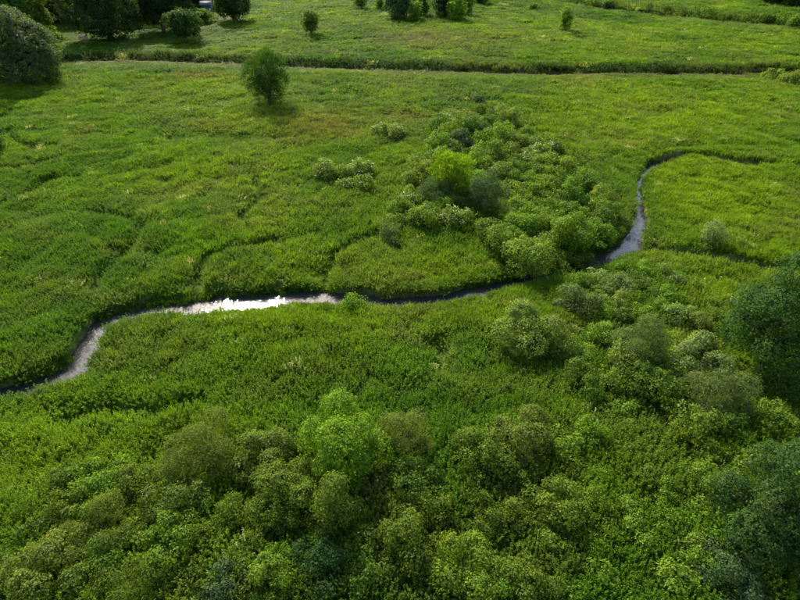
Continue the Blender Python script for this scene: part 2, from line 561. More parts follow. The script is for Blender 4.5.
# patches of different growth, (px, py, rx, ry, colour, weight)
C_BASE = np.array([0.081, 0.162, 0.008])
C_YEL = np.array([0.130, 0.216, 0.007])
C_DEEP = np.array([0.046, 0.122, 0.008])
C_COOL = np.array([0.105, 0.165, 0.030])
C_BROWN = np.array([0.140, 0.105, 0.025])
C_TAN = np.array([0.190, 0.150, 0.065])
C_FLOW = np.array([0.330, 0.340, 0.060])
PATCHES = [
    (325, 122, 38, 13, C_BROWN, .85), (405, 117, 20, 6, C_BROWN, .8), (290, 142, 25, 6, C_BROWN, .5), (195, 75, 24, 4, C_BROWN, .7), (350, 133, 14, 4, C_BROWN, .6),
    (420, 38, 40, 7, C_TAN, .65), (580, 80, 18, 3, C_BROWN, .7), (215, 126, 36, 5, C_BROWN, .45), (565, 158, 30, 12, C_YEL, .5),
    (150, 207, 22, 13, C_FLOW, .35), (170, 185, 22, 9, C_FLOW, .15), (270, 165, 45, 30, C_YEL, .6), (185, 235, 26, 14, C_YEL, .3),
    (615, 92, 55, 12, C_YEL, .8), (400, 155, 45, 45, C_YEL, .5), (690, 110, 110, 40, C_YEL, .6), (730, 205, 90, 45, C_YEL, .75), (560, 120, 60, 20, C_YEL, .5),
    (420, 268, 90, 24, C_YEL, .6), (440, 54, 26, 5, C_YEL, .9), (640, 30, 40, 6, C_YEL, .7), (750, 45, 40, 8, C_YEL, .5), (505, 18, 22, 6, C_YEL, .8),
    (225, 200, 30, 20, C_COOL, .6), (90, 140, 90, 45, C_DEEP, .5), (60, 260, 110, 70, C_DEEP, .5), (30, 225, 25, 12, C_COOL, .7), (290, 110, 90, 25, C_COOL, .4),
    (200, 380, 220, 50, C_DEEP, .45), (330, 370, 40, 10, C_BROWN, .2), (630, 480, 90, 110, C_YEL, .35), (100, 480, 40, 16, C_YEL, .4), (720, 290, 40, 20, C_YEL, .7), (660, 256, 60, 8, C_YEL, .5),
    (457, 113, 5, 4, C_TAN, .9), (455, 95, 25, 5, C_COOL, .7), (430, 82, 70, 6, C_COOL, .5), (300, 330, 60, 14, C_YEL, .25), (510, 315, 45, 14, C_YEL, .4), (330, 255, 45, 20, C_YEL, .4),
]


def meadow_points():
    rows = []
    y = 10.0
    while y < 420:
        s = max(0.52, 0.0082 * math.hypot(y, CAM_H))
        half = 0.86 * y + 14 if y > 20 else 34
        half = min(half, 0.80 * y + 20)
        n = int(2 * half / s)
        x = (np.arange(n) + 0.5) / n * 2 * half - half
        rows.append(np.stack([x + rng.uniform(-.5, .5, n) * s, y + rng.uniform(-.5, .5, n) * s, np.full(n, s)], 1))
        y += s
    return np.concatenate(rows)


M = meadow_points()
mx_, my_, ms_ = M.T
mh, msoil = terrain(mx_, my_)
ds, ws = polyline_dist(mx_, my_, STREAM, STREAM_W)
ds = ds + (fbm(mx_, my_, 1.6, 91, 3) - .5) * 1.15
keep = (ds - ws) > 0.10
dl, _ = polyline_dist(mx_, my_, LONG_DITCH)
# the long ditch: bare mud on the near side, tall growth on the far bank
ly = np.interp(mx_, LONG_DITCH[:, 0], LONG_DITCH[:, 1])
keep &= ~((my_ > ly - 2.0 - 2.0 * fbm(mx_, my_, 5.0, 19, 2)) & (my_ < ly + 0.9))
df, _ = polyline_dist(mx_, my_, FAR_DITCH)
keep &= df > 2.2
dtr = np.full(mx_.shape, 1e9)
for P in TRAILS:
    d, _ = polyline_dist(mx_, my_, P)
    dtr = np.minimum(dtr, d + (rng.uniform(-.1, .1, d.shape)))
dsd = np.minimum(polyline_dist(mx_, my_, SIDE_DITCH)[0] - 1.25, polyline_dist(mx_, my_, LOW_DITCH)[0] - 0.85)
keep &= ~((dtr < 0.46) | (dsd < 0.40))
mx_, my_, ms_, mh, ds, ws, dl, ly, dtr, df = [a[keep] for a in (mx_, my_, ms_, mh, ds, ws, dl, ly, dtr, df)]
n = len(mx_)
px, py = to_px(np.stack([mx_, my_, mh + 0.5], 1))
# growth height
hum = .42 * mounds(mx_, my_, 2.3, 21) + .58 * mounds(mx_ * .75, my_, 5.0, 77)
hum = hum * .8 + .2 * fbm(mx_, my_, 1.2, 25, 2)
hum2 = fbm(mx_, my_, 11.0, 31, 3)
hz = 0.38 + 0.42 * smooth(0.3, 0.9, hum) + 0.25 * smooth(.3, .7, hum2)
hz *= 0.55 + 0.45 * smooth(0.3, 1.1, dtr)
hz *= 0.70 + 0.30 * smooth(0.2, 2.0, ds - ws)
lip = smooth(12.0, 4.0, ly - my_) * (my_ < ly)
hz = hz * (1 - .75 * lip)
reed = (my_ > ly + 0.8) & (my_ < ly + 4.0)
lawn = inside([(55, 22), (250, 5), (250, 40), (170, 55), (60, 52)], px, py)
hz = np.where(lawn, hz * .35, hz)
hz = np.where(reed, 0.95 + 0.9 * hum, hz)
fy = np.interp(mx_, FAR_DITCH[:, 0], FAR_DITCH[:, 1])
reed2 = (my_ > fy + .8) & (my_ < fy + 7) & (mx_ > FAR_DITCH[0, 0])
lip2 = smooth(22, 8, fy - my_) * (my_ < fy) * (mx_ > FAR_DITCH[0, 0])
hz = np.where(reed2, 2.6 + 1.6 * hum, hz * (1 - .7 * lip2))
UNDER = [([(0, 500), (80, 462), (170, 440), (240, 425), (330, 420), (420, 425), (470, 425), (560, 420), (620, 400), (740, 420), (830, 440), (830, 640), (-30, 640)], .5),
         ([(392, 226), (402, 198), (432, 155), (440, 118), (462, 108), (505, 114), (540, 135), (582, 166), (606, 194), (618, 218), (600, 246), (560, 266), (510, 262), (480, 244), (430, 232)], .25),
         ([(575, 290), (625, 258), (690, 276), (720, 306), (735, 360), (740, 430), (620, 410), (560, 392), (600, 330)], .35)]
under = np.zeros(n)
for poly, k in UNDER:
    under = np.maximum(under, inside(poly, px, py) * k)
hz = hz * (1 + under * smooth(.3, .75, fbm(mx_, my_, 4.0, 71, 3)))
# colour
tone = fbm(mx_, my_, 14.0, 41, 4)
tone2 = fbm(mx_, my_, 2.0, 51, 3)
col = C_BASE[None] + (C_YEL - C_BASE)[None] * smooth(.45, .75, tone)[:, None] * .7 + (C_DEEP - C_BASE)[None] * smooth(.55, .25, tone)[:, None] * .8
for (cx, cy, rx, ry, cc, wgt) in PATCHES:
    q = ((px - cx) / rx) ** 2 + ((py - cy) / ry) ** 2
    q = q * (0.55 + 0.9 * fbm(mx_, my_, 4.0 + 0.02 * my_.mean(), int(cx) % 50, 3))
    k = (np.exp(-q * 0.9) * wgt)[:, None]
    if cc is C_FLOW:
        k = k * (rng.uniform(0, 1, (n, 1)) < 0.6)
    col = col * (1 - k) + cc[None] * k
shade_tint = inside([(60, 30), (90, 22), (170, 25), (170, 58), (60, 58)], px, py)
col = np.where(shade_tint[:, None], col * np.array([.75, .9, 1.1]), col)  # cooler, darker tint paints the trees' shade into the grass
col = col * (0.75 + 0.5 * tone2)[:, None] * rng.uniform(0.85, 1.15, (n, 1))
lc = (lip * .55)[:, None]
col = col * (1 - lc) + np.array([.145, .155, .030])[None] * lc
# tall fringe on the far ditch banks, backlit shade put into its dark green
col = np.where((reed | reed2)[:, None], np.array([0.030, 0.068, 0.010])[None] * rng.uniform(.6, 1.2, (n, 1)), col)
stand = smooth(.60, .66, fbm(mx_, my_, 13.0, 151, 4))[:, None] * .35
col = col * (1 - stand) + np.array([.098, .142, .030])[None] * stand
stand = smooth(.64, .69, fbm(mx_, my_, 9.0, 171, 4))[:, None] * .25
col = col * (1 - stand) + np.array([.140, .150, .030])[None] * stand
streak = smooth(.55, .75, fbm(mx_ / 3.2, my_, 3.0, 131, 3))[:, None] * .38
col = col * (1 - streak) + np.array([.150, .195, .034])[None] * streak * (.8 + .4 * rng.uniform(0, 1, (n, 1)))
fl = rng.uniform(0, 1, n) < 0.007
col = np.where(fl[:, None], np.array([.30, .33, .12])[None], col)
wide = ms_ / 0.46 * rng.uniform(0.72, 1.15, n)
wide = wide * (1 + .25 * under)
scl = np.stack([wide * .85, wide * .85, hz * rng.uniform(.85, 1.15, n)], 1)
rot = np.stack([rng.normal(0, .10, n), rng.normal(0, .10, n), rng.uniform(0, 6.283, n)], 1)
gfrac = 0.25 + 0.6 * smooth(.42, .62, fbm(mx_, my_, 20.0, 61, 3)) * (my_ > 38) + 0.15 * (my_ > 80)
isg = (rng.uniform(0, 1, n) < gfrac) & (under < .1)
isg &= ~((reed | reed2) & (rng.uniform(0, 1, n) < .8))
idx = np.where(isg, 5 + rng.integers(0, 3, n), rng.integers(0, 5, n))
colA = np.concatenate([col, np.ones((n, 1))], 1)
Pm = np.stack([mx_, my_, mh - 0.06], 1)
band_reed = reed | reed2
m1 = ~band_reed & (my_ <= ly)
m2 = ~band_reed & (my_ > ly)
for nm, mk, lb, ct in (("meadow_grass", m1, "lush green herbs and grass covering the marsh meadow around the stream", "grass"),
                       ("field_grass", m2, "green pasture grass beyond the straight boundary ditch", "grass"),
                       ("ditch_reeds", band_reed, "tall reeds lining the far boundary ditches, darkened by shade painted into their colour", "reeds")):
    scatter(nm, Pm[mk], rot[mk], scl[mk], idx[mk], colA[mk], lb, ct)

# growth hanging down the stream banks
SB = resample(STREAM, 420)
tb = unit(np.gradient(SB, axis=0)); nb = np.stack([-tb[:, 1], tb[:, 0]], 1)
wb = np.interp(np.linspace(0, 1, 420), np.linspace(0, 1, len(STREAM_W)), STREAM_W)
BP, BR, BS, BI, BC = [], [], [], [], []
for sgn in (1, -1):
    for rep_ in range(3):
        for i in range(420):
            d = wb[i] + (rng.uniform(.14, .62) if rng.uniform() > .12 else rng.uniform(-.25, .15))
            q = SB[i] + nb[i] * sgn * d + tb[i] * rng.uniform(-.15, .15)
            if polyline_dist(q[:1], q[1:2], STREAM, STREAM_W)[0][0] < wb[i] * .65 or rng.uniform() < .12: continue
            lean = -nb[i] * sgn
            t = rng.uniform(.1, .55)
            g = rng.uniform() < .55
            BP.append((q[0], q[1], 0)); BR.append((-lean[1] * t, lean[0] * t, rng.uniform(0, 6.28)))
            w_ = rng.uniform(.5, .85); BS.append((w_, w_, rng.uniform(.32, .62) * (1.15 if g else 1)))
            BI.append(5 + rng.integers(0, 3) if g else rng.integers(0, 5))
            BC.append((np.array([.075, .150, .012]) * rng.uniform(.6, 1.25)))
BP = np.array(BP); bh, _ = terrain(BP[:, 0], BP[:, 1]); BP[:, 2] = np.maximum(bh, WATER_Z - .05) - .05
BC = np.concatenate([np.array(BC), np.ones((len(BC), 1))], 1)
scatter("bank_grass", BP, np.array(BR), np.array(BS), np.array(BI), BC, "grass and herbs hanging over both banks of the stream", "grass")

# ------------------------------------------------------------------ shrubs and trees
def crown_mesh(R, V, leaf, seed, style="round", cover=2.6, lobes=None):
    """crown centred at the origin: lobes > sprays > leaves.  Returns leaves and the lobe centres"""
    r = np.random.default_rng(seed)
    nl = lobes or int(np.clip(7 + R * 2.2, 8, 26))
    # lobe centres spread over an ellipsoid, fewer below
    i = np.arange(nl) + .5
    zz = 1 - i / nl * 1.85
    ph = i * 2.39996 + r.uniform(0, 6.28)
    rr = np.sqrt(np.clip(1 - zz ** 2, 0, 1))
    d = np.stack([rr * np.cos(ph), rr * np.sin(ph), zz], 1) + r.normal(0, .20, (nl, 3))
    rad = r.uniform(.46, .80, nl)
    if style == "upright":
        rad = r.uniform(.35, .78, nl)
    if style == "ball":
        rad = r.uniform(.46, .62, nl)
    if style == "fan":
        d = unit(d); rad = r.uniform(.50, .74, nl)
    C = d * rad[:, None] * np.array([R, R, V])
    if style == "fan":
        C[:, :2] *= (.62 + .55 * (C[:, 2:3] + V) / (2 * V))
    lr = r.uniform(.28, .47, nl) * (R * 0.65 + V * 0.35)
    if style in ("fan", "upright"):
        lr *= 0.85
    if style == "fan":
        lr = r.uniform(.26, .38, nl) * R
    if style == "ball":
        lr = r.uniform(.34, .46, nl) * (R * 0.65 + V * 0.35)
    area = (4 * np.pi * lr ** 2).sum()
    nsp = int(np.clip(area / (leaf * 3.0) ** 2 * 1.35, 60, 5200))
    k = r.choice(nl, nsp, p=lr ** 2 / (lr ** 2).sum())
    sd = unit(r.normal(0, 1, (nsp, 3)) + np.array([0, 0, .35]))
    Sp = C[k] + sd * (lr[k] * r.uniform(.72, 1.06, nsp))[:, None] * np.array([1, 1, .85 + .2 * (V > R)])
    # drop sprays buried inside other lobes
    deep = np.zeros(nsp, bool)
    for j in range(nl):
        deep |= (np.linalg.norm(Sp - C[j], axis=1) < lr[j] * .62)
    Sp, sd = Sp[~deep], sd[~deep]
    if len(Sp) == 0:
        Sp, sd = C, d
    per = int(11 * cover / 2.2)
    n = len(Sp) * per
    kk = np.repeat(np.arange(len(Sp)), per)
    g = r.normal(0, 1, (n, 3)); g = unit(g) * r.uniform(.2, 1, (n, 1)) ** .5
    spr = leaf * 2.1
    B = Sp[kk] + g * spr * np.array([1, 1, .75])
    outw = unit(sd[kk] * 1.2 + g * .55 + np.array([0, 0, .45]))
    ax = unit(np.cross(outw, r.normal(0, 1, (n, 3))) + outw * r.uniform(-.1, .7, (n, 1)))
    if style == "fan":
        ax = unit(ax * .5 + outw * .4 + np.array([0, 0, .9]))
    if style == "willow":
        ax = unit(ax + np.array([0, 0, .25]))
    nr = unit(outw + r.normal(0, .28, (n, 3)))
    ln = leaf * r.uniform(.5, 1.6, n)
    asp = {"willow": .30, "fan": .40}.get(style, .62)
    wd = ln * r.uniform(.8, 1.2, n) * asp
    VV, Q = leaf_quads(B, ax, nr, ln, wd)
    tone = np.clip(r.uniform(0, 1, len(Sp))[kk] * .55 + r.uniform(0, 1, n) * .45, 0, 1)
    return VV, Q, tone, C, Sp, sd


def tube(p0, p1, r0, r1, sides=6, bow=None):
    p0, p1 = np.asarray(p0, float), np.asarray(p1, float)
    seg = 4
    t = np.linspace(0, 1, seg)[:, None]
    c = p0 + (p1 - p0) * t
    if bow is not None:
        c = c + np.asarray(bow)[None] * (t * (1 - t) * 4)
    ax = (p1 - p0) / (np.linalg.norm(p1 - p0) + 1e-9)
    a = np.cross(ax, [0.3, 0.9, 0.2]); a /= np.linalg.norm(a) + 1e-9
    b = np.cross(ax, a)
    th = np.linspace(0, 2 * np.pi, sides, endpoint=False)
    rr = r0 + (r1 - r0) * t
    V = (c[:, None, :] + rr[:, None, :] * (np.cos(th)[None, :, None] * a + np.sin(th)[None, :, None] * b)).reshape(-1, 3)
    Q = []
    for s in range(seg - 1):
        for k in range(sides):
            Q.append([s * sides + k, s * sides + (k + 1) % sides, (s + 1) * sides + (k + 1) % sides, (s + 1) * sides + k])
    return V, np.array(Q)


def trunk_mesh(R, V, zc, C, seed, single):
    """tapered stem(s) with limbs reaching the lobes; base at z = -0.15"""
    r = np.random.default_rng(seed)
    VS, QS, off = [], [], 0

    def add(v, q):
        nonlocal off
        VS.append(v); QS.append(q + off); off += len(v)
    tr = max(.05, .035 * (R + V))
    sel = r.permutation(len(C))[:min(len(C), 12)]
    if single:
        fork = np.array([r.normal(0, .05 * R), r.normal(0, .05 * R), max(.35, zc - V * .62)])
        add(*tube((0, 0, -.15), fork, tr * 1.25, tr * .85, 8, r.normal(0, .05, 3) * R * .3))
        top = np.array([r.normal(0, .1 * R), r.normal(0, .1 * R), zc + V * .35])
        add(*tube(fork, top, tr * .85, tr * .25, 7, r.normal(0, .06, 3) * R * .5))
        for j in sel:
            tt = r.uniform(0, .6)
            s = fork + (top - fork) * tt
            add(*tube(s, C[j] + np.array([0, 0, zc]), tr * .45, tr * .12, 5, np.array([0, 0, -.06 * R]) + r.normal(0, .04, 3) * R))
    else:
        for j in sel[:9]:
            b = np.array([r.normal(0, .10 * R), r.normal(0, .10 * R), -.15])
            add(*tube(b, C[j] + np.array([0, 0, zc]), tr * .55, tr * .14, 5, np.array([0, 0, .12 * R]) + r.normal(0, .05, 3) * R))
    return np.concatenate(VS), np.concatenate(QS)


COL = {
    "green": (.066, .118, .010), "olive": (.112, .176, .016), "greyolive": (.114, .168, .026), "grey": (.076, .114, .028),
    "blue": (.050, .088, .028), "lime": (.102, .186, .008), "yellow": (.098, .162, .010), "dark": (.022, .050, .009),
    "darkcool": (.027, .058, .011), "willow": (.048, .080, .024), "pale": (.125, .180, .050), "fresh": (.092, .165, .010),
    "mossy": (.080, .122, .010), "mossgrey": (.088, .124, .016), "mossyel": (.094, .146, .009), "mid": (.030, .068, .010),
}
_seed = [1000]


def spec(cx, cy, hw, hh, raise_=0.0, tall=1.7):
    """solve where a plant with this outline stands: base point, radius, half height, centre height"""
    zc = 1.0
    for _ in range(12):
        p = ground_at(cx, cy, zc)
        dep = depth_of(p)
        dv = np.array([p[0], p[1], p[2] - CAM_H]); dv = dv / np.linalg.norm(dv)
        sd, cd = -dv[2], math.hypot(dv[0], dv[1])
        R = hw * dep / F
        a = hh * dep / F
        v2 = (a * a - (R * sd) ** 2) / (cd * cd)
        V = math.sqrt(max(v2, 0))
        V = min(max(V, .55 * R), tall * R)
        zc = V * (.80 + raise_)
    h, _ = terrain(np.array([p[0]]), np.array([p[1]]))
    return p[0], p[1], float(h[0]), R, V, zc


def build_plant(name, R, V, zc, leaf, style, colour, single, blossom=0, cover=2.6, lobes=None):
    """meshes of one plant with its base at the origin"""
    _seed[0] += 1
    s = _seed[0]
    VV, Q, tone, C, Sp, sd = crown_mesh(R, V, leaf, s, style, cover, lobes or (24 if style == "fan" else None))
    VV = VV + np.array([0, 0, zc])
    cm = mesh_from("crown", VV, Q, [MAT_LEAF], tone)
    tv, tq = trunk_mesh(R, V, zc, C, s + 5000, single)
    tm = mesh_from("trunk", tv, tq, [MAT_BARK], smooth_shade=True)
    bm_ = None
    if blossom:
        r = np.random.default_rng(s + 9)
        up = np.where((sd[:, 2] > .1) & (Sp[:, 2] > -.25 * V))[0]
        up = r.permutation(up)[:blossom]
        per = 5
        kk = np.repeat(up, per); nn = len(kk)
        B = Sp[kk] + sd[kk] * leaf * 1.9 + r.normal(0, leaf * .8, (nn, 3)) * np.array([1, 1, .3]) + np.array([0, 0, zc + leaf * .4])
        az = r.uniform(0, 6.28, nn)
        ax = unit(np.stack([np.cos(az), np.sin(az), r.uniform(-.1, .3, nn)], 1))
        bv, bq = leaf_quads(B, ax, unit(np.array([0, 0, 1.0]) + r.normal(0, .2, (nn, 3))), np.full(nn, leaf * .5), np.full(nn, leaf * .48), .1)
        bm_ = mesh_from("blossom", bv, bq, [MAT_BLOSSOM])
    return cm, tm, bm_


def place(name, meshes, x, y, z, rz, scale, colour, label, cat, group=None):
    e = bpy.data.objects.new(name, None)
    e.empty_display_size = .3
    e.location = (x, y, z); e.rotation_euler = (0, 0, rz); e.scale = scale
    link(e); tag(e, label, cat, group)
    for nm, me in zip(("crown", "trunk", "blossom"), meshes):
        if me is None: continue
        o = bpy.data.objects.new(nm, me)
        o.color = (*colour, 1)
        link(o, e)
    return e


def colour_of(key, jit=.10):
    c = np.array(COL[key])
    return tuple(c * rng.uniform(1 - jit, 1 + jit) * rng.uniform(1 - jit * .5, 1 + jit * .5, 3))


def leaf_for(dep, style):
    l = (0.065 + 0.0018 * dep) * (1.12 if dep > 110 else 1)
    return l * (.95 if style == "willow" else 1)


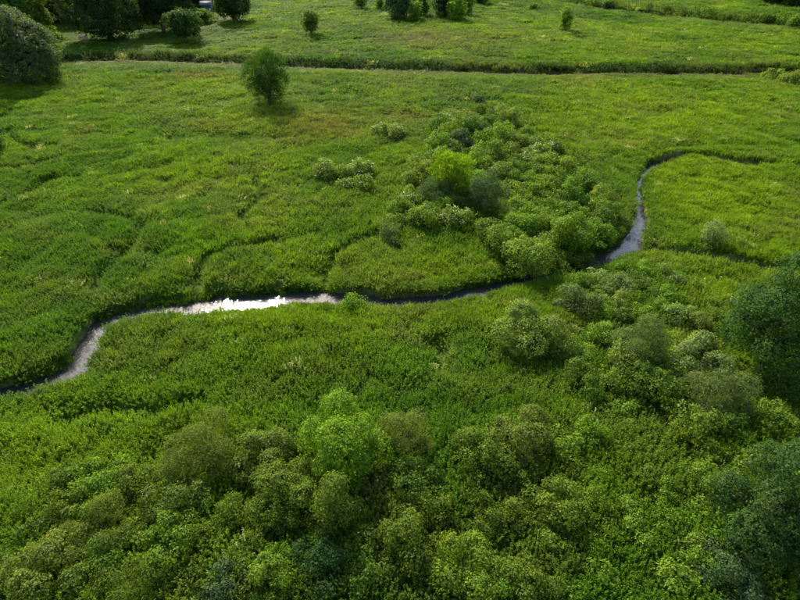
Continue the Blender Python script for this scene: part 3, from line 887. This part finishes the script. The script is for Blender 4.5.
# name, category, label, centre x, centre y, half width, half height, style, colour, single trunk, raise, blossom
KEY = [
    # --- far side, beyond the boundary ditch
    ("willow_tree", "tree", "huge rounded grey-green willow at the left edge below the dark trees", 14, 53, 50, 38, "ball", "willow", 1, .0, 0),
    ("tree", "tree", "dark tree with sunlit yellow-green sprays in the upper left corner", 14, 12, 36, 28, "round", "green", 1, .15, 0),
    ("tree", "tree", "massive dark shade tree above the long ditch, near the timber bench", 102, 10, 42, 32, "ball", "darkcool", 1, .10, 0),
    ("tree", "tree", "dark tree on a tall bare trunk between the massive shade tree and the round tree", 157, 1, 31, 22, "round", "dark", 1, .55, 0),
    ("tree", "tree", "neat round-headed tree on a short trunk just above the ditch", 183, 25.5, 16, 16, "ball", "mid", 1, .22, 0),
    ("tree", "tree", "tall dark tree beside the slate-blue shed", 232, 4, 19, 20, "ball", "darkcool", 1, .05, 0),
    ("tree", "tree", "dark tree filling the gap behind the slate-blue shed", 192, -7, 26, 15, "round", "dark", 1, .2, 0),
    ("tree", "tree", "dark background tree behind the massive shade tree on its left", 56, -2, 32, 26, "round", "dark", 1, .15, 0),
    ("tree", "tree", "dark tree crown at the top edge between the massive shade tree and the bare-trunked tree", 130, -6, 36, 24, "round", "dark", 1, .2, 0),
    ("tree", "tree", "small upright green tree alone in the far field above the ditch", 311, 25, 8, 14, "ball", "green", 1, .05, 0),
    ("tree", "tree", "small dim tree at the top edge, left of the paired field trees", 361, 3, 5, 8, "round", "green", 1, .1, 0),
    ("tree", "tree", "tiny dark tree at the top edge just left of the grey-blue field tree", 380, 5, 4, 8, "round", "green", 1, .1, 0),
    ("tree", "tree", "broad grey-blue field tree in the left of the two top clumps", 399, 5, 15, 18, "ball", "blue", 1, .0, 0),
    ("tree", "tree", "low bright green tree in front of the grey-blue field tree", 415, 14, 7, 11, "ball", "fresh", 1, .0, 0),
    ("tree", "tree", "narrow light green tree at the right end of the left top clump", 422, 8, 7, 16, "ball", "green", 1, .0, 0),
    ("tree", "tree", "dark field tree at the left of the right top clump", 444, 5, 10, 16, "ball", "dark", 1, .0, 0),
    ("tree", "tree", "pale cone-shaped tree in front of the right top clump", 457, 11, 8, 13, "ball", "fresh", 1, .0, 0),
    ("tree", "tree", "dark field tree at the right of the right top clump", 466, 5, 8, 16, "ball", "green", 1, .0, 0),
    ("tree", "tree", "dark tree cut by the top edge, right of the paired clumps", 481, -2, 8, 8, "round", "dark", 1, .0, 0),
    ("tree", "tree", "slim bright sapling standing alone in the right far field", 565, 23, 6.5, 13, "round", "fresh", 1, .05, 0),
    ("shrub", "shrub", "tiny pale shrub in the far field left of the slim sapling", 533, 7, 3.5, 4, "round", "fresh", 0, .0, 0),
    ("tree", "tree", "small dark tree on the further ditch at the top right", 608, 4, 4.5, 6, "round", "dark", 1, .0, 0),
    ("tree", "tree", "dark tree cut by the top edge near the right corner", 776, -3, 15, 9, "round", "dark", 1, .0, 0),
    ("tree", "tree", "dark tree in the top right corner of the view", 797, -1, 12, 11, "round", "dark", 1, .0, 0),
    ("shrub", "shrub", "green bush at the right edge below the top right corner trees", 798, 20, 7, 9, "round", "green", 0, .0, 0),
    ("shrub", "shrub", "yellow-green garden bush beside the big left willow", 52, 38, 10, 8, "round", "yellow", 0, .0, 0),
    ("shrub", "shrub", "low green bush at the foot of the slate-blue shed", 203, 19, 11, 5, "round", "green", 0, .0, 0),
    # --- meadow between ditch and stream
    ("tree", "tree", "vase-shaped tree standing alone in the open meadow above its own shadow", 268, 82, 27, 29, "fan", "mid", 1, .05, 0),
    ("shrub", "shrub", "dark bush cut by the left edge halfway up the meadow", -4, 145, 12, 13, "round", "darkcool", 0, .0, 0),
    ("shrub", "shrub", "small dark round bush above the tip of the thicket", 477.5, 102.5, 6.5, 7, "ball", "blue", 0, .0, 0),
    ("shrub", "shrub", "low bush at the right edge just below the long ditch, right one", 791, 82, 11, 7, "round", "greyolive", 0, .0, 0),
    ("shrub", "shrub", "low bush at the right edge just below the long ditch, left one", 773, 77, 9, 5, "round", "olive", 0, .0, 0),
    ("shrub", "shrub", "pale feathery willow shrub in the right meadow by the grassed ditch", 712, 239, 13, 15, "willow", "pale", 0, .0, 0),
    ("shrub", "shrub", "small grey-green shrub right of the pale feathery willow shrub", 740, 248, 9, 8, "willow", "olive", 0, .0, 0),
    ("shrub", "shrub", "grey feathery shrub standing in front of the thicket's left end", 388, 231, 12, 13, "willow", "grey", 0, .0, 0),
    # the lone clump of shrubs in the meadow
    ("shrub", "shrub", "leftmost shrub of the lone meadow clump", 326, 173, 14, 11, "ball", "greyolive", 0, .0, 12),
    ("shrub", "shrub", "shrub at the back right of the lone meadow clump", 362, 170, 14, 10, "ball", "greyolive", 0, .0, 14),
    ("shrub", "shrub", "middle shrub of the lone meadow clump", 345, 175, 12, 10, "ball", "olive", 0, .0, 8),
    ("shrub", "shrub", "shrub at the front right of the lone meadow clump", 364, 186, 12, 9, "ball", "olive", 0, .0, 6),
    ("shrub", "shrub", "shrub at the front of the lone meadow clump", 347, 187, 12, 8, "ball", "greyolive", 0, .0, 4),
    ("shrub", "shrub", "left shrub of the small pale pair behind the lone meadow clump", 381, 131, 9, 6.5, "round", "greyolive", 0, .0, 14),
    ("shrub", "shrub", "right shrub of the small pale pair behind the lone meadow clump", 397, 134, 10, 7, "round", "greyolive", 0, .0, 16),
    # --- thicket in the stream bend
    ("tree", "tree", "bright yellow-green fan-topped tree in the left of the thicket", 452, 177, 27, 24, "fan", "lime", 1, .12, 0),
    ("shrub", "shrub", "dark grey-blue shrub tucked under the yellow-green thicket tree", 438, 194, 20, 16, "willow", "blue", 0, .0, 0),
    ("shrub", "shrub", "large grey-blue round shrub right of the yellow-green thicket tree", 485, 199, 20, 20, "willow", "blue", 0, .0, 0),
    ("shrub", "shrub", "dark grey-blue shrub behind the yellow-green thicket tree", 460, 143, 16, 14, "ball", "blue", 0, .0, 0),
    ("shrub", "shrub", "smaller grey-blue shrub behind and right of the yellow-green thicket tree", 482, 133, 12, 11, "willow", "blue", 0, .0, 0),
    ("tree", "tree", "upright dark-hearted young tree in the middle of the thicket", 496, 157, 14, 17, "upright", "green", 1, .05, 0),
    ("blossoming_shrub", "shrub", "white-flowering shrub at the back left tip of the thicket", 447, 124, 8, 8, "round", "olive", 0, .0, 34),
    ("blossoming_shrub", "shrub", "cream-topped rounded shrub on the upper right flank of the thicket", 544, 153, 13, 10, "ball", "olive", 0, .0, 46),
    ("blossoming_shrub", "shrub", "white-specked shrub just left of the cream-topped rounded shrub", 528, 162, 11, 9, "ball", "greyolive", 0, .0, 38),
    ("blossoming_shrub", "shrub", "cream-flowering shrub below the grey-blue round shrub", 455, 222, 18, 13, "ball", "olive", 0, .0, 40),
    ("blossoming_shrub", "shrub", "cream-flecked shrub right of the yellow-green thicket tree", 491, 176, 11, 9, "ball", "olive", 0, .0, 24),
    ("blossoming_shrub", "shrub", "pale-flecked shrub left of the yellow-green thicket tree", 408, 204, 15, 12, "ball", "greyolive", 0, .0, 20),
    ("shrub", "shrub", "dark round shrub near the right point of the thicket", 585, 187, 14, 13, "ball", "green", 0, .0, 0),
    ("shrub", "shrub", "dark green shrub in the centre of the thicket below the cream-topped one", 531, 173, 13, 9, "ball", "green", 0, .0, 0),
    ("shrub", "shrub", "biggest rounded shrub at the thicket's front, hanging over the stream", 530, 255, 32, 23, "ball", "olive", 0, .0, 0),
    ("shrub", "shrub", "rounded shrub right of the biggest one at the thicket's front", 573, 236, 24, 22, "ball", "fresh", 0, .0, 0),
    ("shrub", "shrub", "bushy shrub behind the biggest one at the thicket's front", 520, 228, 24, 15, "ball", "fresh", 0, .0, 0),
    ("shrub", "shrub", "wide olive shrub across the middle front of the thicket", 527, 205, 22, 13, "ball", "olive", 0, .0, 0),
    ("shrub", "shrub", "shrub at the far right end of the thicket by the stream", 603, 222, 14, 13, "ball", "green", 0, .0, 0),
    ("shrub", "shrub", "low shrub at the thicket's right end nearest the water", 598, 241, 12, 8, "round", "fresh", 0, .0, 0),
    ("shrub", "shrub", "shrub between the cream-flowering one and the big front shrub", 490, 235, 18, 13, "ball", "green", 0, .0, 0),
    # --- near bank
    ("shrub", "shrub", "small light green bush leaning out over the stream's near edge", 354, 304, 12, 9, "round", "fresh", 0, .0, 0),
    ("shrub", "shrub", "pale grey-olive shrub alone in the meadow below the stream", 530, 338, 38, 20, "round", "greyolive", 0, .0, 0),
    ("shrub", "shrub", "green shrub behind the pale grey-olive one, towards the stream", 576, 303, 22, 17, "round", "grey", 0, .0, 0),
    ("shrub", "shrub", "round grey-green bush standing above its darker neighbour on the right slope", 640, 349, 29, 30, "willow", "grey", 0, .0, 0),
    ("shrub", "shrub", "dark green bush below the round grey-green bush", 650, 388, 30, 26, "round", "green", 0, .0, 0),
    ("shrub", "shrub", "big grey-green shrub left of the right-hand tree's foot", 714, 398, 40, 33, "willow", "grey", 0, .0, 0),
    ("shrub", "shrub", "pale cool-green shrub behind the big grey-green shrub", 700, 364, 28, 17, "round", "pale", 0, .0, 0),
    ("tree", "tree", "large leafy tree at the right edge below the stream meadow", 780, 338, 54, 64, "round", "mid", 1, .0, 0),
    ("shrub", "shrub", "rounded olive shrub under the large right-hand tree", 768, 422, 26, 18, "round", "olive", 0, .0, 0),
    ("tree", "tree", "dark leafy tree in the lower right", 774, 508, 52, 66, "round", "darkcool", 1, .0, 0),
    ("shrub", "shrub", "bright yellow-green bush at the right edge against the dark lower tree", 803, 487, 13, 32, "round", "lime", 0, .5, 0),
    ("shrub", "shrub", "bluish-green bush at the bottom edge near the lower right corner", 734, 590, 36, 22, "round", "blue", 0, .0, 0),
    ("tree", "tree", "bright lime-green tree in the lower left centre", 345, 446, 49, 46, "ball", "lime", 1, .12, 0),
    ("shrub", "shrub", "tall grey-olive shrub left of the lime-green tree, furthest left of its row", 205, 452, 38, 34, "willow", "mossgrey", 0, .0, 0),
    ("shrub", "shrub", "grey-olive shrub between the tall left shrub and the lime-green tree", 262, 458, 36, 30, "round", "mossgrey", 0, .0, 0),
    ("shrub", "shrub", "olive shrub directly in front of the lime-green tree's left side", 284, 498, 42, 34, "round", "mossy", 0, .0, 0),
    ("shrub", "shrub", "olive shrub directly below the lime-green tree", 335, 514, 24, 30, "round", "mossy", 0, .0, 0),
    ("shrub", "shrub", "grey-olive shrub touching the lime-green tree on the right", 400, 434, 26, 28, "willow", "mossgrey", 0, .0, 0),
    ("shrub", "shrub", "green shrub below the grey-olive one right of the lime-green tree", 412, 482, 32, 26, "round", "green", 0, .0, 0),
    ("shrub", "shrub", "rounded olive-brown bush near the bottom edge, right of the centre line", 400, 545, 37, 35, "round", "mossy", 0, .0, 0),
    ("shrub", "shrub", "yellow-olive shrub at the bottom edge right of the olive-brown bush", 466, 572, 42, 38, "round", "mossyel", 0, .0, 0),
    ("shrub", "shrub", "yellowish low shrub at the bottom edge beside the yellow-olive shrub", 520, 588, 28, 26, "round", "mossy", 0, .0, 0),
    ("shrub", "shrub", "left half of the paired olive shrubs in the lower middle", 482, 462, 32, 30, "round", "mossy", 0, .0, 0),
    ("shrub", "shrub", "right half of the paired olive shrubs in the lower middle", 524, 448, 33, 30, "round", "mossgrey", 0, .0, 0),
    ("shrub", "shrub", "olive shrub below the right of the paired shrubs", 560, 512, 33, 30, "round", "mossy", 0, .0, 0),
    ("shrub", "shrub", "small yellow-green shrub on the slope left of the dark green bush", 604, 384, 16, 11, "round", "mossyel", 0, .0, 0),
    ("shrub", "shrub", "blue-green bush cut by the bottom edge on the left", 230, 590, 30, 24, "round", "blue", 0, .0, 0),
    ("shrub", "shrub", "dark blue-green bush at the bottom edge below the lime-green tree", 322, 575, 36, 26, "round", "darkcool", 0, .0, 0),
    ("shrub", "shrub", "olive shrub at the bottom edge between the two blue-green bushes", 276, 585, 24, 24, "round", "mossyel", 0, .0, 0),
    ("shrub", "shrub", "grey-olive shrub on the left slope with a sunlit top", 176, 508, 30, 22, "round", "mossgrey", 0, .0, 0),
    ("shrub", "shrub", "green shrub in the lower left below the sunlit-topped shrub", 172, 548, 34, 26, "round", "fresh", 0, .0, 0),
    ("shrub", "shrub", "spreading yellow-green shrub on the left slope", 100, 484, 34, 18, "round", "fresh", 0, .0, 0),
    ("shrub", "shrub", "grey-green bush in the lower left, upper of two", 100, 540, 38, 28, "willow", "mossgrey", 0, .0, 0),
    ("shrub", "shrub", "grey-green bush in the lower left, lower of two at the bottom edge", 128, 588, 34, 28, "willow", "mossy", 0, .0, 0),
    ("shrub", "shrub", "dull green bush in the bottom left corner", 40, 582, 42, 30, "round", "mossgrey", 0, .0, 0),
]
for (nm, ct, lb, cx, cy, hw, hh, st, ck, sg, ra, bl) in KEY:
    x, y, z, R, V, zc = spec(cx, cy, hw, hh, ra)
    dep = depth_of(np.array([x, y, zc]))
    me = build_plant(nm, R, V, zc, leaf_for(dep, st), st, ck, sg, bl, (2.8 if st == "fan" else 3.6 if st == "willow" else 2.8) * (1.5 if dep > 110 else 1.0))
    place(nm, me, x, y, z, 0.0, (1, 1, 1), colour_of(ck, .06), lb, ct)

# shrubs that nothing tells apart: a few forms, copied
FORMS = []
for k in range(9):
    st = ("round", "ball", "ball")[k % 3] if k < 6 else ("round", "round", "willow")[k % 3]
    R = 1.35
    V = (1.0, 1.15, .85)[k % 3]
    FORMS.append((build_plant("shrub", R, V, V * .8, .125 if k < 6 else .15, st, "olive", 0, 0, 2.4), R))
KEYPX = np.array([(k[3], k[4], k[5], k[6]) for k in KEY], float)


WORD = {"green": "dark green", "olive": "olive", "fresh": "bright green", "greyolive": "grey-olive", "yellow": "yellow-green",
        "mossy": "dull green", "grey": "grey-green", "pale": "pale green"}
REF = {   # centre of a plant in KEY: what to call it when another one is told by it
    (452, 177): "the fan-topped yellow-green tree", (485, 199): "the large grey-blue round shrub", (460, 143): "the dark grey-blue shrub",
    (496, 157): "the upright young tree", (447, 124): "the white-flowering tip shrub", (544, 153): "the cream-topped rounded shrub",
    (455, 222): "the cream-flowering front shrub", (408, 204): "the pale-flecked left shrub", (585, 187): "the dark round right-point shrub",
    (530, 255): "the biggest front thicket shrub", (573, 236): "the rounded shrub over the stream", (527, 205): "the wide olive thicket shrub",
    (603, 222): "the thicket's right end shrub", (482, 133): "the smaller grey-blue shrub",
    (530, 338): "the lone pale grey-olive shrub", (640, 349): "the round grey-green bush", (650, 388): "the dark green slope bush",
    (714, 398): "the big grey-green shrub", (700, 364): "the pale cool-green shrub", (780, 338): "the large right-hand tree",
    (774, 508): "the dark lower right tree", (734, 590): "the bluish bottom right bush", (345, 446): "the lime-green tree",
    (205, 452): "the tall grey-olive left shrub", (400, 545): "the rounded olive-brown bush", (466, 572): "the yellow-olive bottom shrub",
    (524, 448): "the paired olive shrubs", (560, 512): "the olive shrub below the pair", (230, 590): "the left blue-green bush",
    (322, 575): "the dark blue-green bottom bush", (176, 508): "the sunlit-topped slope shrub", (100, 484): "the spreading yellow-green shrub",
    (100, 540): "the upper grey-green bush", (128, 588): "the lower grey-green bush", (40, 582): "the bottom left corner bush",
    (712, 239): "the pale feathery willow shrub",
}
RP = np.array(list(REF)); RN = list(REF.values())
USED = {}


def fill(poly, spacing, hw_rng, cols, label, group, seed, avoid=.62, forms=range(3, 9)):
    r = np.random.default_rng(seed)
    poly = np.array(poly, float)
    x0, y0 = poly.min(0); x1, y1 = poly.max(0)
    got = []
    for _ in range(4000):
        x, y = r.uniform(x0, x1), r.uniform(y0, y1)
        if not inside(poly, np.array([x]), np.array([y]))[0]: continue
        if np.any(((KEYPX[:, 0] - x) / KEYPX[:, 2]) ** 2 + ((KEYPX[:, 1] - y) / KEYPX[:, 3]) ** 2 < avoid): continue
        if any(((x - a) / spacing) ** 2 + ((y - b) / (spacing * .62)) ** 2 < 1 for a, b in got): continue
        got.append((x, y))
    # nearest to its landmark first, so that the ordinal in a label is true
    got.sort(key=lambda q: np.hypot(RP[:, 0] - q[0], RP[:, 1] - q[1]).min())
    for (x, y) in got:
        hw = r.uniform(*hw_rng)
        X, Y, Z, R, V, zc = spec(x, y, hw, hw * r.uniform(.8, 1.02))
        me, R0 = FORMS[r.choice(list(forms))]
        s = R / R0
        ck = cols[r.integers(0, len(cols))]
        j = int(np.hypot(RP[:, 0] - x, RP[:, 1] - y).argmin())
        dx, dy = x - RP[j, 0], y - RP[j, 1]
        rel = ("left of" if dx < 0 else "right of") if abs(dx) > 1.2 * abs(dy) else ("behind" if dy < 0 else "in front of")
        f = (hw - hw_rng[0]) / (hw_rng[1] - hw_rng[0])
        lb = f"{'small' if f < .4 else 'larger' if f > .7 else 'mid-sized'} {WORD[ck]} shrub {rel} {RN[j]}"
        USED[lb] = USED.get(lb, 0) + 1
        if USED[lb] > 1:
            lb += ", " + ("", "", "second", "third", "fourth", "fifth", "sixth", "seventh")[USED[lb]] + " nearest to it"
        place("shrub", me, X, Y, Z, r.uniform(0, 6.28), (s, s, s * r.uniform(.85, 1.2)), colour_of(ck, .14), lb, "shrub", group)


fill([(392, 222), (402, 196), (432, 158), (440, 120), (462, 110), (505, 116), (540, 137), (555, 150), (520, 190), (470, 190), (440, 225)],
     13.2, (10.5, 16), ("olive", "olive", "fresh", "greyolive", "green"),
     "low green shrub packed into the left and back of the thicket", "small shrubs at the left and back of the thicket", 1, forms=range(6))
fill([(520, 190), (555, 150), (582, 168), (606, 196), (616, 218), (600, 246), (560, 266), (515, 262), (490, 244)],
     14, (12, 17.5), ("olive", "green", "olive", "olive", "fresh"),
     "low green shrub packed into the right and front of the thicket", "small shrubs at the right and front of the thicket", 2, forms=range(6))
fill([(580, 285), (625, 262), (690, 278), (716, 306), (700, 332), (640, 322), (592, 318)],
     17, (9.5, 14), ("greyolive", "olive", "fresh", "pale"),
     "low grey-green shrub in the loose scrub on the near bank, right side", "low scrub on the right of the near bank", 3)
fill([(575, 345), (620, 330), (700, 335), (735, 360), (735, 440), (690, 430), (620, 410), (560, 390)],
     30, (14, 22), ("green", "olive", "greyolive"),
     "small green shrub scattered between the grey-green bushes on the right slope", "small shrubs between the right slope bushes", 4)
fill([(560, 440), (700, 430), (735, 460), (725, 560), (700, 600), (560, 600), (590, 520)],
     34, (15, 23), ("yellow", "fresh", "olive", "yellow"),
     "yellow-green shrub in the thick growth at the lower right", "yellow-green shrubs at the lower right", 5)
fill([(20, 500), (80, 470), (150, 470), (180, 520), (200, 600), (0, 600), (0, 530)],
     38, (16, 24), ("mossy", "fresh", "green", "green"),
     "green shrub in the thick growth at the lower left", "green shrubs at the lower left", 6)
fill([(190, 510), (300, 530), (440, 500), (560, 480), (560, 600), (190, 600)],
     34, (15, 23), ("mossy", "fresh", "mossy", "green"),
     "olive shrub filling the gaps along the bottom edge", "olive shrubs along the bottom edge", 7)

# ------------------------------------------------------------------ garden things beyond the ditch, upper left
def box(x0, x1, y0, y1, z0, z1):
    V = np.array([[x, y, z] for z in (z0, z1) for y in (y0, y1) for x in (x0, x1)], float)
    Q = np.array([[0, 2, 3, 1], [4, 5, 7, 6], [0, 1, 5, 4], [2, 6, 7, 3], [0, 4, 6, 2], [1, 3, 7, 5]])
    return V, Q


def part(name, shapes, mat, parent):
    VS, QS, off = [], [], 0
    for v, q in shapes:
        VS.append(v); QS.append(q + off); off += len(v)
    return link(bpy.data.objects.new(name, mesh_from(name, np.concatenate(VS), np.concatenate(QS), [mat])), parent)


def thing(name, px_, py_, label, cat, rz=0.0):
    p = ground_at(px_, py_, 0)
    h, _ = terrain(p[:1], p[1:2])
    e = bpy.data.objects.new(name, None); e.location = (p[0], p[1], float(h[0])); e.rotation_euler = (0, 0, rz)
    link(e); tag(e, label, cat)
    return e


s = thing("garden_shed", 208, 15, "small slate-blue garden shed among the dark trees", "shed", .25)
part("wall", [box(-1.9, 1.9, -1.4, 1.4, 0, 3.1)], MAT_SLATE, s)
rv = np.array([[-2.2, -1.75, 2.95], [2.2, -1.75, 2.95], [2.2, 0, 4.4], [-2.2, 0, 4.4], [2.2, 1.75, 2.95], [-2.2, 1.75, 2.95],
               [-2.2, -1.75, 3.1], [2.2, -1.75, 3.1], [2.2, 0, 4.55], [-2.2, 0, 4.55], [2.2, 1.75, 3.1], [-2.2, 1.75, 3.1]])
rq = np.array([[0, 1, 2, 3], [3, 2, 4, 5], [6, 9, 8, 7], [9, 11, 10, 8], [0, 6, 7, 1], [5, 4, 10, 11], [0, 3, 9, 6], [3, 5, 11, 9], [1, 7, 8, 2], [2, 8, 10, 4]])
part("roof", [(rv, rq)], MAT_SLATE, s)
part("door", [box(-.55, .45, -1.45, -1.40, 0.05, 2.1)], MAT_DARKROOF, s)
part("window", [box(.85, 1.55, -1.45, -1.40, 1.2, 2.0)], MAT_PALE, s)
b = thing("garden_bench", 84, 42, "tan timber bench in the shade beneath the massive dark tree", "bench", .1)
part("seat", [box(-1.4, 1.4, -.32, .25, .50, .60)], MAT_TAN, b)
part("backrest", [box(-1.4, 1.4, .27, .35, .61, 1.45)], MAT_TAN, b)
for sx in (-1.1, 1.1):
    for sy in (-.2, .2):
        part("leg", [box(sx - .06, sx + .06, sy - .06, sy + .06, -.1, .498)], MAT_TAN, b)
part("backrest_post", [box(-1.16, -1.04, .20, .268, .602, 1.3), box(1.04, 1.16, .20, .268, .602, 1.3)], MAT_TAN, b)
g = thing("stone_post", 147, 36, "pale stone post on the sunny lawn by the tall bare trunk", "post")
part("shaft", [box(-.22, .22, -.2, .2, -.1, 1.5)], MAT_PALE, g)
part("cap", [box(-.32, .32, -.3, .3, 1.502, 1.68)], MAT_PALE, g)


def stone(px_, py_, size, label, seed, z=0.0):
    r = np.random.default_rng(seed)
    n, m_ = 10, 6
    V = []
    for j in range(m_ + 1):
        for i in range(n):
            th, ph = 2 * math.pi * i / n, math.pi * j / m_
            k = 1 + r.uniform(-.15, .15)
            V.append([math.cos(th) * math.sin(ph) * size * 1.5 * k, math.sin(th) * math.sin(ph) * size * k, math.cos(ph) * size * .55])
    Q = [[j * n + i, j * n + (i + 1) % n, (j + 1) * n + (i + 1) % n, (j + 1) * n + i] for j in range(m_) for i in range(n)]
    p = ground_at(px_, py_, z)
    h, _ = terrain(p[:1], p[1:2])
    o = link(bpy.data.objects.new("stone", mesh_from("stone", V, Q, [MAT_PALE])))
    o.location = (p[0], p[1], float(h[0]) + size * .25)
    tag(o, label, "stone")


stone(92, 60.8, .9, "pale flat stone lying at the edge of the ditch water", 3)
stone(200, 13, .8, "whitish stone left of the slate-blue shed", 5)
